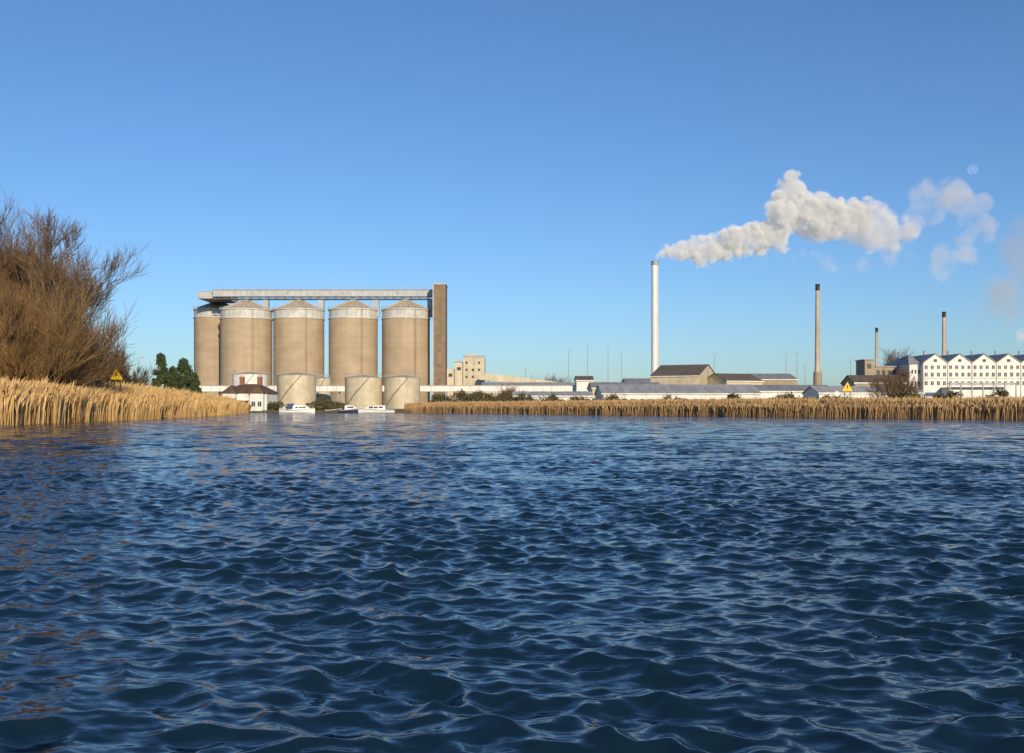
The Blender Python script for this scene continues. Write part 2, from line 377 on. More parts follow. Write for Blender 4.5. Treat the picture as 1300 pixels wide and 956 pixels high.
for i,(px,d,pt,s) in enumerate([(700,390,474,5),(712,392,476,5),(690,388,479,5),(640,300,489,5),(652,300,490,5),(1128,215,472,6),(1150,215,474,6),(1140,218,466,1),(1120,380,442,1),(1133,382,445,1),(150,240,450,1),(590,262,494,5)]):
    tree_at('bare_tree',px,d,pt,120+i,'bark',levels=4 if s==1 else 3,stems=s,kids=5,trunk=.18,spread=.85,twigw=.06)
# ------------------------------------------------------------------ silos
DS=441
def silo(px0,px1,d,eave=391,apex=379,band=403):
    cx=X((px0+px1)/2,d); r=(px1-px0)/2/F*d; cy=d+r
    g=G('grain_silo',(cx,cy,0))
    ze=Z(eave,d); zb=Z(band,d); za=Z(apex,d)
    w=g('wall','silo'); w.cyl(0,0,0.3,zb,r,r,96,False)
    for k in range(1,15): w.cyl(0,0,zb*k/15-0.06,zb*k/15+0.06,r+0.06,r+0.06,96)
    t=g('upper_band','silotop'); t.cyl(0,0,zb,ze,r*0.992,r*0.992,96,False); t.cyl(0,0,zb-0.15,zb+0.35,r+0.3,r+0.3,96)
    t.cyl(0,0,ze-0.4,ze+0.1,r+0.35,r+0.35,96)
    c=g('roof','siloroof'); n=24
    c.cyl(0,0,ze+0.1,za,r+0.1,2.0,96); c.cyl(0,0,za,za+0.5,2.1,2.1,24)
    for i in range(n):
        a=2*math.pi*i/n; c.beam((math.cos(a)*(r),math.sin(a)*(r),ze+.3),(math.cos(a)*2,math.sin(a)*2,za+.2),.3)
    s=g('handrail','galv')
    for i in range(48):
        a=2*math.pi*i/48; a2=2*math.pi*(i+1)/48; R=r+.25
        s.beam((math.cos(a)*R,math.sin(a)*R,ze),(math.cos(a)*R,math.sin(a)*R,ze+1.1),.07)
        s.beam((math.cos(a)*R,math.sin(a)*R,ze+1.1),(math.cos(a2)*R,math.sin(a2)*R,ze+1.1),.08)
    l=g('ladder','steel'); a=math.radians(-62)
    for o in (-.3,.3): l.beam((math.cos(a)*(r+.3)+o,math.sin(a)*(r+.3),1),(math.cos(a)*(r+.3)+o,math.sin(a)*(r+.3),ze),.1)
    g.done()
silo(238,298,468,391,381,402)
for p in ((271,337),(340,405),(412,475),(481,543)): silo(p[0],p[1],DS)
# gallery
g=G('conveyor_gallery',(0,0,0)); cy=DS+11
z0=Z(381,DS+11); z1=Z(369,DS+11)
xa=X(272,cy); xb=X(549,cy)
b=g('housing','gallery'); b.box(xa,xb,cy-2,cy+2,z0+1.6,z1)
b.box(X(264,470),X(298,470),cy+2.01,cy+24,z0+1,z1-.4)
f=g('roof','galleryroof'); f.box(xa-.3,xb,cy-2.3,cy+2.3,z1,z1+.35); f.box(X(264,470)-.3,X(298,470)+.3,cy+2.35,cy+24.3,z1-.39,z1-.05)
tr=g('underside_truss','steel')
n=52
tr.beam((xa,cy-1.9,z0+.35),(xb,cy-1.9,z0+.35),.35); tr.beam((xa,cy+1.9,z0+.35),(xb,cy+1.9,z0+.35),.35)
for i in range(n):
    x_=xa+(xb-xa)*i/n; x2=xa+(xb-xa)*(i+1)/n
    tr.beam((x_,cy-1.9,z0+.5 if i%2 else z0+1.5),(x2,cy-1.9,z0+1.5 if i%2 else z0+.5),.22)
f.box(xa-.2,xb,cy-2.15,cy+2.15,z0+1.4,z0+1.595)
s=g('trestles','gallery')
for px in (338,408,478,546,308,372,444,512):
    x=X(px,cy)
    wdt=1.2 if px in(338,408,478,546) else .5
    zb_=Z(400,cy) if px in(338,408,478,546) else Z(380,cy)-3
    s.box(x-wdt,x+wdt,cy-1.2,cy+1.2,zb_ if wdt<1 else zb_-1,z0+.17)
k=g('cladding_seams','galleryroof')
for i in range(36):
    x=xa+(xb-xa)*(i+.5)/36; k.box(x-.06,x+.06,cy-2.05,cy-2.003,z0+1.65,z1-.02)
for px in (300,366,436,505): 
    x=X(px,cy); k.box(x-.6,x+.6,cy-2.04,cy-2.004,(z0+z1)/2+.5,(z0+z1)/2+1.2)
hr=g('handrails','galv')
for i in range(60):
    x=xa+(xb-xa)*i/60; hr.beam((x,cy-2.2,z1+.3),(x,cy-2.2,z1+1.3),.07)
hr.beam((xa,cy-2.2,z1+1.3),(xb,cy-2.2,z1+1.3),.08)
g.done()
# elevator tower
g=G('elevator_tower',(0,0,0)); x0=X(549.5,440);x1=X(565.5,440)
g('shaft','tower').box(x0,x1,440,452,0.3,Z(361,440))
t=g('pale_edge_and_cap','gallery'); t.box(x0-.1,x0+.35,439.85,452.1,0.3,Z(361,440)+.1)  # paler strip down the left edge, cap box on top
t.box(x0-.2,x1+.2,439.8,452.2,Z(361,440)+.003,Z(361,440)+.5)
w=g('louvres','steel')
for i in range(7): 
    zz_=6+i*6.6; w.box(x0+2.2,x0+3.6,439.93,439.997,zz_,zz_+1.1)
a_=g('mast','galv'); a_.beam((x0+1,446,Z(361,440)),(x0+1,446,Z(351,440)),.15)
a_.beam((x0+3,446,Z(361,440)),(x0+3,446,Z(355,440)),.12)
g.done()
# ------------------------------------------------------------------ tanks
def tank(px0,px1,d,top,mat='cream'):
    cx=X((px0+px1)/2,d); r=(px1-px0)/2/F*d; cy=d+r; g=G('storage_tank',(cx,cy,0)); zt=Z(top,d)
    w=g('shell',mat); w.cyl(0,0,.2,zt,r,r,64,False)
    n=int(zt/1.9)
    s=g('weld_bands',mat)
    for i in range(1,n+1): s.cyl(0,0,i*zt/n-.1,i*zt/n,r+.05,r+.05,64)
    c=g('roof','siloroof'); c.cyl(0,0,zt+.003,zt+r*0.16,r+.12,.5,64)
    h=g('handrail','galv')
    for i in range(32):
        a=2*math.pi*i/32;a2=2*math.pi*(i+1)/32
        h.beam((math.cos(a)*r,math.sin(a)*r,zt),(math.cos(a)*r,math.sin(a)*r,zt+1.1),.06)
        h.beam((math.cos(a)*r,math.sin(a)*r,zt+1.1),(math.cos(a2)*r,math.sin(a2)*r,zt+1.1),.06)
    l=g('spiral_stair','galv')
    for i in range(30):
        a=-2.6+i*.05; zz_=zt*i/30+.3; l.T=Matrix.Rotation(a,4,'Z'); l.box(r,r+.8,-.15,.15,zz_,zz_+.08)
    l.T=Matrix.Identity(4)
    g.done()
tank(289,334,320,475,'white'); tank(346,396,300,476); tank(434,482,300,479); tank(485,531,298,479); tank(396,418,345,480)
# ------------------------------------------------------------------ long elevated conveyor
g=G('elevated_conveyor_bridge',(0,0,0)); d=335
xa=X(253,d);xb=X(762,d); zt=Z(490,d);zb=Z(497,d)
g('housing','white').box(xa,xb,d-1.5,d+1.5,zb,zt)
g('roof','lightroof').box(xa-.2,xb+.2,d-1.7,d+1.7,zt+.003,zt+.2)
l=g('trestles','galv')
x=xa+2
while x<xb:
    for yy in (d-1.2,d+1.2): l.beam((x,yy,.3),(x,yy,zb-.003),.35)
    l.beam((x,d-1.2,1),(x,d+1.2,zb-1),.15); x+=9
s=g('panel_joints','galv')
x=xa+1.5
while x<xb: s.box(x-.05,x+.05,d-1.54,d-1.503,zb+.1,zt-.1); x+=3
g.done()
# ------------------------------------------------------------------ gabled building maker
def gable(name,cx,cy,L,W,eave,ridge,yaw=0,wall='white',roof='greyroof',wins=0,wrows=1,doors=0,over=.3,z0=0.3,sky=0,winh=1.1,winw=1.3):
    g=G(name,(cx,cy,0),math.radians(yaw))
    w=g('walls',wall); hx=L/2;hy=W/2
    vs=[(-hx,-hy,z0),(hx,-hy,z0),(hx,hy,z0),(-hx,hy,z0),(-hx,-hy,eave),(hx,-hy,eave),(hx,hy,eave),(-hx,hy,eave),(-hx,0,ridge),(hx,0,ridge)]
    w.add(vs,[(0,1,5,4),(2,3,7,6),(1,2,6,9,5),(3,0,4,8,7),(0,3,2,1)])
    r=g('roof',roof); sl=(ridge-eave)/hy; t=.18; ox=hx+over; oy=hy+over; ez=eave-sl*over
    for sg in (-1,1):
        e=[(-ox,sg*oy,ez+.02),(ox,sg*oy,ez+.02),(ox,0,ridge+.02),(-ox,0,ridge+.02)]
        u=[(p[0],p[1],p[2]+t) for p in e]
        r.add(e+u,[(0,1,2,3),(4,7,6,5),(0,4,5,1),(1,5,6,2),(2,6,7,3),(3,7,4,0)])
    tr=g('fascia_and_gutter','white')
    tr.box(-ox,ox,-oy-.16,-oy-.003,ez-.12,ez+.2)
    gl=g('windows','glass'); fr=g('window_frames','white')
    H_=(eave-z0)
    for rw in range(wrows):
        zc=z0+H_*(rw+.58)/wrows
        for i in range(wins):
            x=-hx+L*(i+.5)/wins
            gl.box(x-winw/2,x+winw/2,-hy-.05,-hy-.003,zc-winh/2,zc+winh/2)
            fr.box(x-.04,x+.04,-hy-.08,-hy-.052,zc-winh/2,zc+winh/2)
            fr.box(x-winw/2-.1,x+winw/2+.1,-hy-.12,-hy-.052,zc-winh/2-.12,zc-winh/2-.01)
    dr=g('doors','galv')
    for i in range(doors):
        x=-hx+L*(i+.5)/doors; dr.box(x-1.6,x+1.6,-hy-.06,-hy-.003,z0,z0+min(3.2,H_*.8))
    if sky:
        s=g('rooflights','galv')
        for i in range(sky):
            x=-hx+L*(i+.5)/sky
            p=lambda xx,f,o:(xx,-oy*(1-f),ez+(ridge-ez)*f+.02+t+o)
            s.add([p(x-.4,.25,.02),p(x+.4,.25,.02),p(x+.4,.7,.02),p(x-.4,.7,.02)],[(0,1,2,3)])
    for k in list(g.p):
        if not g.p[k][0].v: del g.p[k]
    return g
def PXg(name,px0,px1,d,W,eave,ridge,**k):
    return gable(name,X((px0+px1)/2,d),d+W/2,(px1-px0)/F*d,W,Z(eave,d),Z(ridge,d+W/2),**k)
PXg('warehouse',765,966,272,24,500,489,wall='white',roof='lightroof',wins=18,doors=0,sky=11,z0=.3).done()
PXg('warehouse',940,1062,290,20,497,489.5,wall='white',roof='greyroof',wins=8,sky=5).done()
PXg('warehouse',752,840,300,18,493,486,wall='cream',roof='greyroof',wins=6,sky=6).done()
PXg('warehouse',1040,1172,250,14,499,491,wall='white',roof='lightroof',wins=9).done()
PXg('office_building',652,752,262,10,503,498,wall='white',roof='lightroof',wins=12).done()
PXg('warehouse',612,735,350,16,491,486,wall='cream',roof='lightroof',wins=8).done()
PXg('workshop',732,753,330,9,483,478,wall='white',roof='slate',wins=3).done()
PXg('warehouse',872,1012,355,20,482,475,wall='brickl',roof='greyroof',wins=12).done()
gable('barn',X(872,345),350,17,22,Z(478,345),Z(463,345),yaw=-28,wall='cream',roof='slate',wins=5,doors=1).done()
gable('barn',X(938,335),345,15,14,Z(484,340),Z(475,345),yaw=24,wall='cream',roof='slate',wins=5).done()
PXg('warehouse',795,860,380,16,486,481,wall='cream',roof='greyroof',wins=6).done()
PXg('warehouse',1085,1150,300,12,486,477,wall='brickl',roof='slate',wins=6,doors=2).done()
# process buildings - cream blocks
g=G('process_building',(0,0,0)); d=380
w=g('walls','cream')
w.box(X(588,d),X(615,d),d,d+14,.3,Z(452,d)); w.box(X(577,d),X(588,d)-.003,d+1,d+12,.3,Z(459,d)); w.box(X(567,d),X(577,d)-.003,d+2,d+12,.3,Z(468,d))
w.box(X(592,d),X(603,d),d+4,d+9,Z(452,d)+.003,Z(448.5,d))
r=g('parapets','galv'); r.box(X(588,d)-.2,X(615,d)+.2,d-.2,d-.003,Z(453.5,d),Z(452,d)+.2); r.box(X(577,d)-.2,X(588,d)-.2,d+.8,d+.99,Z(460,d),Z(459,d)+.2)
gl=g('windows','glass')
for i in range(3):
    for j in range(3):
        if (i,j) in ((1,0),(2,2)): continue
        gl.box(X(591+i*8,d),X(593.5+i*8,d),d-.06,d-.003,Z(462+j*9,d),Z(459+j*9,d))
gl.box(X(580,d),X(585,d),d+.94,d+.997,Z(470,d),Z(466,d)); gl.box(X(569,d),X(574,d),d+1.94,d+1.997,Z(478,d),Z(474,d))
dp=g('downpipes','galv'); dp.beam((X(602,d),d-.12,1),(X(602,d),d-.12,Z(453,d)),.15); dp.beam((X(612,d),d-.12,1),(X(612,d),d-.12,Z(453,d)),.15)
g.done()
g=G('sloping_conveyor',(0,0,0)); d=372
a0=Vector((X(612,d),d,Z(478,d)));a1=Vector((X(706,d),d,Z(489,d)))
g('housing','cream').beam(a0,a1,2.6)
l=g('trestles','galv')
for i in range(6):
    p=a0.lerp(a1,(i+.5)/6); l.beam((p.x,d,.3),(p.x,d,p.z-1.3),.4)
g.done()
g=G('pump_house',(0,0,0))
g('walls','brickl').box(X(1098,310),X(1110,310),310,318,.3,Z(457,310)); g('walls','brickl').box(X(1110,310)+.003,X(1142,310),310,320,.3,Z(466,310))
g('roof','galleryroof').box(X(1097,310),X(1111,310),309.7,318.3,Z(457,310)+.003,Z(456,310)); g('roof','galleryroof').box(X(1111,310)+.01,X(1143,310),309.7,320.3,Z(466,310)+.003,Z(464.5,310))
for i in range(4): g('windows','glass').box(X(1113+i*7,310),X(1117+i*7,310),309.94,309.997,Z(476,310),Z(470,310))
g('windows','glass').box(X(1101,310),X(1106,310),309.94,309.997,Z(468,310),Z(462,310))
g.done()
# ------------------------------------------------------------------ white factory with saw-tooth roof (right)
d=300
g=G('white_factory_building',(0,0,0))
xl=X(1172,d); bay=31/F*d; nb=6; xr=xl+bay*nb; ev=Z(461,d); rg=Z(450,d); D=30
w=g('walls','white'); rf=g('roof','galleryroof'); gl=g('windows','glass'); fr=g('window_frames','white'); st=g('string_courses','lightroof')
w.box(xl,xr,d,d+D,.3,ev)
for i in range(nb):
    x0=xl+i*bay; x1=x0+bay; xm=x0+bay*.5
    w.add([(x0,d,ev+.002),(x1,d,ev+.002),(xm,d,rg),(x0,d+D,ev+.002),(x1,d+D,ev+.002),(xm,d+D,rg)],[(0,1,2),(5,4,3)])
    for (pa,pb) in (((x0,ev),(xm,rg)),((xm,rg),(x1,ev))):
        e=[(pa[0],d-.3,pa[1]+.03),(pb[0],d-.3,pb[1]+.03),(pb[0],d+D+.3,pb[1]+.03),(pa[0],d+D+.3,pa[1]+.03)]
        u=[(p[0],p[1],p[2]+.28) for p in e]
        rf.add(e+u,[(3,2,1,0),(4,5,6,7),(0,1,5,4),(1,2,6,5),(2,3,7,6),(3,0,4,7)])
    for row,(wt,wb,nw) in enumerate(((464,468.5,4),(473,478,4),(484,489,4))):
        for j in range(nw):
            xx=x0+bay*(j+.5)/nw
            gl.box(xx-.42,xx+.42,d-.05,d-.003,Z(wb,d),Z(wt,d)); fr.box(xx-.04,xx+.04,d-.09,d-.052,Z(wb,d),Z(wt,d))
            fr.box(xx-.5,xx+.5,d-.12,d-.003,Z(wb,d)-.14,Z(wb,d)-.003)
    gl.box(xm-.5,xm+.5,d-.05,d-.003,Z(459.5,d),Z(456,d))
    st.box(x0-.12,x0+.12,d-.14,d-.003,.3,ev)
st.box(xl,xr,d-.1,d-.0035,Z(480.6,d),Z(480,d))
xx0=X(1158,d); w.box(xx0,xl-.003,d+2,d+D-4,.3,Z(462,d))
rf.add([(xx0-.4,d+1.6,Z(462,d)+.05),(xl-.01,d+1.6,Z(462,d)+.05),(xl-.01,d+1.6,Z(461,d)+.6),(X(1168,d),d+9,Z(451,d+9)),(xx0-.4,d+D-4,Z(462,d)),(xl-.01,d+D-4,Z(462,d)),(xl-.01,d+9,Z(451,d+9)),(xx0-.4,d+D-4,Z(462,d)+.05)],[(0,1,6,3),(0,3,4),(3,6,5,4)])
for j in range(3): gl.box(xx0+.6+j*1.0,xx0+1.1+j*1.0,d+1.95,d+1.997,Z(489,d),Z(484,d)); gl.box(xx0+.6+j*1.0,xx0+1.1+j*1.0,d+1.95,d+1.997,Z(474,d),Z(469,d))
pp=g('rooftop_vents','galv')
for i in range(nb): pp.cyl(xl+bay*(i+.5),d+8,rg-.2,rg+1.6,.35,.35,10)
lt=g('ground_floor_annex','white'); lt.box(X(1195,d),X(1262,d),d-6,d-.15,.3,Z(493,d)); g('annex_roof','greyroof').box(X(1194,d),X(1263,d),d-6.3,d-.15,Z(493,d)+.003,Z(492,d))
g.done()
g=G('pipe_rack',(0,0,0)); d2=290; p=g('pipes','galv')
for i in range(3): p.beam((X(1205,d2),d2+i*.6,Z(488-i*.8,d2)),(X(1290,d2),d2+i*.6,Z(488-i*.8,d2)),.35)
for i in range(7): p.beam((X(1206+i*14,d2),d2,.3),(X(1206+i*14,d2),d2,Z(486,d2)),.3)
g.done()
# ------------------------------------------------------------------ chimneys
def chim(px,d,top,wt,wb,mat,cap,base=None,rings=0,extra=None):
    g=G('factory_chimney',(X(px,d),d,0)); zt=Z(top,d); r1=wt/2/F*d; r0=wb/2/F*d
    g('shaft',mat).cyl(0,0,.3,zt,r0,r1,40)
    c=g('cap','black' if cap else 'galv'); ch=cap/F*d if cap else 1.3
    c.cyl(0,0,zt-ch,zt+.25,r1*1.12,r1*1.12,40)
    c.cyl(0,0,zt+.25,zt+.4,r1*1.25,r1*1.25,40)
    s=g('platform_rings',mat)
    for i in range(rings):
        zz_=zt*(i+1)/(rings+.6); rr_=r0+(r1-r0)*zz_/zt; s.cyl(0,0,zz_-.08,zz_+.08,rr_+.10,rr_+.10,32)
    l=g('ladder','galv')
    for o in (-.25,.25): l.beam((r1*.6+o,-r0-.15,2),(r1*.6+o,-r1-.15,zt-1),.07)
    if base:
        b=g('plinth','brickl'); b.cyl(0,0,.2,Z(base,d),r0*1.5,r0*1.25,24)
    g.done()
chim(831.5,430,333,8.6,9.6,'chimw',0,None,9)
chim(1038,420,362,5,8,'chimc',7,472,6)
chim(1113,520,417,3.2,5,'chimc',5,None,3)
chim(1198.5,460,397,4.2,6,'chimc',6,None,4)
# ------------------------------------------------------------------ cottage
d=246
g=G('riverside_cottage',(X(312,d),d+4.5,0),math.radians(-6))
zb=.6;ze=Z(499,d);zr=Z(487,d)
w=g('walls','white'); w.box(-5.6,5.6,-4,4,zb-.4,ze); 
w.box(-5.2,-1.8,-5.3,-4.003,zb-.4,ze-.1); w.box(1.8,5.2,-5.3,-4.003,zb-.4,ze-.1)
r=g('roof','tile'); o=.5
def hip(x0,x1,y0,y1,z0_,z1_,ins):
    ym=(y0+y1)/2
    r.add([(x0,y0,z0_),(x1,y0,z0_),(x1,y1,z0_),(x0,y1,z0_),(x0+ins,ym,z1_),(x1-ins,ym,z1_)],[(0,1,5,4),(1,2,5),(2,3,4,5),(3,0,4),(0,3,2,1)])
hip(-6.1,6.1,-4.5,4.5,ze+.01,zr,3.6); 
for cx_ in (-3.5,3.5):
    r.add([(cx_-2.1,-5.7,ze-.05),(cx_+2.1,-5.7,ze-.05),(cx_+2.1,-2.5,ze-.05),(cx_-2.1,-2.5,ze-.05),(cx_,-4.3,ze+1.9),(cx_,-1.6,ze+1.9)],[(0,1,4),(1,2,5,4),(3,0,4,5)])
c=g('chimney_stacks','brick')
for cx_ in (-2.2,2.4):
    c.box(cx_-.55,cx_+.55,-.4,.4,ze,zr+1.5); c.box(cx_-.65,cx_+.65,-.5,.5,zr+1.503,zr+1.7)
    for k in (-.3,.3): c.cyl(cx_+k,0,zr+1.7,zr+2.2,.16,.13,8)
gl=g('windows','glass'); fr=g('window_frames','white')
for cx_ in (-4.3,-2.7,2.7,4.3):
    gl.box(cx_-.45,cx_+.45,-5.36,-5.303,zb+.9,zb+2.1); fr.box(cx_-.04,cx_+.04,-5.39,-5.362,zb+.9,zb+2.1)
gl.box(-1.4,-.9,-4.06,-4.003,zb+.9,zb+2.0)
g('door','hulld').box(-.5,.5,-4.08,-4.003,zb-.3,zb+2.0)
pc=g('porch','wood'); pc.box(-1.2,1.2,-5.2,-4.09,zb+2.2,zb+2.35); pc.beam((-1.1,-5.1,zb-.3),(-1.1,-5.1,zb+2.2),.12); pc.beam((1.1,-5.1,zb-.3),(1.1,-5.1,zb+2.2),.12)
g.done()
# quay piling
g=G('timber_quay',(0,0,0)); q=g('piling','wood')
pl=[(-61,233.5),(-59.5,237),(-45,237),(-24,237)]
for i in range(len(pl)-1):
    a0=Vector((*pl[i],0));a1=Vector((*pl[i+1],0)); L_=(a1-a0).length; n=int(L_/.4)
    for k in range(n):
        p=a0.lerp(a1,(k+.5)/n); q.box(p.x-.17,p.x+.17,p.y-.1,p.y+.1,-.6,.42+.05*random.random())
g('capping','wood').box(-59.5,-24,236.8,237.3,.48,.6)
g.done()
# ------------------------------------------------------------------ boats
def boat(name,px,d,L,yaw,hullmat='hull',cab=True,mast=False,can=False,s=0):
    g=G(name,(X(px,d),d,0),math.radians(yaw)); h=g('hull',hullmat); dk=g('deck','hull')
    n=12; B=L*.16; rows=[]
    for i in range(n+1):
        t=i/n; x=-L/2+L*t; b=B*(1-max(0,(t-.45)/.55)**2.2)*(0.92+.08*min(1,t*4)); f=.75+.45*t*t
        rows.append([(x,-b,f),(x,-b*.82,.12),(x-.15*t,0,-.25),(x,b*.82,.12),(x,b,f)])
    vs=[p for r_ in rows for p in r_]; fs=[]
    for i in range(n):
        for j in range(4): a=i*5+j; fs.append((a,a+5,a+6,a+1))
    fs.append((0,1,2,3,4)); h.add(vs,fs)
    dv=[];df=[]
    for i in range(n+1): dv+= [rows[i][0],rows[i][4]]
    for i in range(n): df.append((2*i,2*i+1,2*i+3,2*i+2))
    dk.add([(p[0],p[1]*.98,p[2]-.03) for p in dv],df)
    rb=g('rubbing_strake','hulld' if hullmat=='hull' else 'hull')
    for i in range(n):
        for j in (0,4): rb.beam((rows[i][j][0],rows[i][j][1]*1.01,rows[i][j][2]-.12),(rows[i+1][j][0],rows[i+1][j][1]*1.01,rows[i+1][j][2]-.12),.07)
    if cab:
        c=g('cabin','hull')
        x0,x1=-L*.25,L*.28; w0=B*.72; zt=1.75
        c.add([(x0,-w0,.75),(x1+.6,-w0*.7,.85),(x1+.6,w0*.7,.85),(x0,w0,.75),(x0+.1,-w0*.85,zt),(x1-.4,-w0*.6,zt-.1),(x1-.4,w0*.6,zt-.1),(x0+.1,w0*.85,zt)],[(0,1,5,4),(1,2,6,5),(2,3,7,6),(3,0,4,7),(4,5,6,7)])
        gl=g('cabin_windows','glass')
        for k in range(3):
            xa_=x0+.6+k*(x1-x0-1)/3
            for sg in (-1,1):
                yb=sg*(w0*.93+.02); gl.add([(xa_,yb,1.12),(xa_+(x1-x0)*.2,yb*.95,1.12),(xa_+(x1-x0)*.2,yb*.90,1.5),(xa_,yb*.94,1.5)],[(0,1,2,3)])
        if can:
            g('canopy','canvas').add([(-L*.46,-B*.85,.85),(x0,-w0,.85),(x0,w0,.85),(-L*.46,B*.85,.85),(-L*.42,-B*.7,2.1),(x0+.3,-w0*.85,2.2),(x0+.3,w0*.85,2.2),(-L*.42,B*.7,2.1)],[(0,1,5,4),(2,3,7,6),(3,0,4,7),(4,5,6,7),(1,2,6,5)])
        rl=g('guard_rail','galv')
        for i in range(6,n):
            for j in (0,4):
                a0=rows[i][j];a1=rows[i+1][j]; rl.beam((a0[0],a0[1]*.95,a0[2]),(a0[0],a0[1]*.95,a0[2]+.6),.04); rl.beam((a0[0],a0[1]*.95,a0[2]+.6),(a1[0],a1[1]*.95,a1[2]+.6),.04)
    g.done()
boat('motor_cruiser',381,226,6.6,8,can=True)
boat('motor_cruiser',478,226,8.2,184,can=False)
boat('motor_cruiser',444,232,4.6,5,hullmat='hulld')
boat('motor_cruiser',368,234,5.2,176,hullmat='hull')
boat('rowing_boat',423,233,4.0,15,hullmat='wood',cab=False)
# ------------------------------------------------------------------ lamps
def lamp(px,d,top,dbl=True,big=False):
    g=G('street_lamp',(X(px,d),d,0)); zt=Z(top,d); w=.22 if d<300 else .3
    g('column','galv').cyl(0,0,.2,zt,w*.6,w*.35,8); a=g('arms','galv'); h=g('lantern','galv')
    for sg in ((-1,1) if dbl else (1,)):
        a.beam((0,0,zt-.1),(sg*1.0,0,zt+.15),.12); h.box(sg*1.0-.45,sg*1.0+.45,-.2,.2,zt+.1,zt+.32)
    g.done()
for t in ((722,420,444,0),(746,430,437,1),(772,430,438,1),(789,420,446,0),(907,400,449,1),(998,380,450,1),(1012,390,448,1),(176,300,455,0),(1022,400,462,0),(667,380,468,0),(1080,400,455,0)): lamp(t[0],t[1],t[2],bool(t[3]))
# ------------------------------------------------------------------ river signs
def sign(px,d,top,bot,post_bot_z):
    g=G('river_warning_sign',(X(px,d),d,0),math.radians(-8)); z1_=Z(top,d); z0_=Z(bot,d); s=(z1_-z0_)*.58
    b=g('board','yellow'); b.add([(-s,-.04,z0_),(s,-.04,z0_),(0,-.04,z1_),(-s,.04,z0_),(s,.04,z0_),(0,.04,z1_)],[(0,1,2),(5,4,3),(0,3,4,1),(1,4,5,2),(2,5,3,0)])
    k=g('border_and_symbol','black'); q=[(-s*1.0,z0_),(s*1.0,z0_),(0,z1_)]
    for i in range(3): k.beam((q[i][0],-.06,q[i][1]),(q[(i+1)%3][0],-.06,q[(i+1)%3][1]),s*.06)
    k.beam((0,-.06,z0_+(z1_-z0_)*.3),(0,-.06,z0_+(z1_-z0_)*.62),s*.11); k.beam((-.02,-.06,z0_+(z1_-z0_)*.14),(.02,-.06,z0_+(z1_-z0_)*.14),s*.11)
    p=g('posts','wood'); p.beam((-s*.45,.12,post_bot_z),(-s*.45,.12,z0_+s*.5),.1); p.beam((s*.45,.12,post_bot_z),(s*.45,.12,z0_+s*.5),.1)
    g.done()
sign(148,108,466,482,.2); sign(1076,132,484,497,0)
g=G('channel_marker',(X(1062,131),131,0)); g('post','wood').cyl(0,0,-.5,Z(503,131),.08,.08,8); g('disc','white').T=Matrix.Translation((0,-.1,Z(500,131)))@Matrix.Rotation(math.pi/2,4,'X')
g('disc','white').cyl(0,0,-.03,.03,.36,.36,20); g.done()
# ------------------------------------------------------------------ steam
def steam_mat(dens,emis,noise_scale,thr,color=(1,1,1),g_=-0.25,wid=.2):
    m,nt,N,L=newmat('steam_volume')
    out=N.new('ShaderNodeOutputMaterial'); v=N.new('ShaderNodeVolumePrincipled'); L.new(v.outputs[0],out.inputs['Volume'])
    v.inputs['Color'].default_value=(*color,1); v.inputs['Anisotropy'].default_value=g_
    v.inputs['Density Attribute'].default_value=''
    at=N.new('ShaderNodeAttribute'); at.attribute_name='density'
    geo=N.new('ShaderNodeTexCoord')
    nz=N.new('ShaderNodeTexNoise'); nz.inputs['Scale'].default_value=noise_scale; nz.inputs['Detail'].default_value=5; nz.inputs['Roughness'].default_value=.6
    L.new(geo.outputs['Object'],nz.inputs['Vector'])
    mr=N.new('ShaderNodeMapRange'); mr.inputs['From Min'].default_value=thr; mr.inputs['From Max'].default_value=thr+wid; L.new(nz.outputs['Fac'],mr.inputs['Value'])
    mu=N.new('ShaderNodeMath'); mu.operation='MULTIPLY'; L.new(at.outputs['Fac'],mu.inputs[0]); L.new(mr.outputs[0],mu.inputs[1])
    m2=N.new('ShaderNodeMath'); m2.operation='MULTIPLY'; L.new(mu.outputs[0],m2.inputs[0]); m2.inputs[1].default_value=dens
    L.new(m2.outputs[0],v.inputs['Density'])
    if emis:  # self-glow added in place of sunlight scattered repeatedly inside the vapour
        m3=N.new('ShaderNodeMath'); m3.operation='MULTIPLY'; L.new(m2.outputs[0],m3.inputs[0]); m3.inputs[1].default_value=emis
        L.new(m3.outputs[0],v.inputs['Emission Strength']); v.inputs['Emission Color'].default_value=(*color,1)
    return m
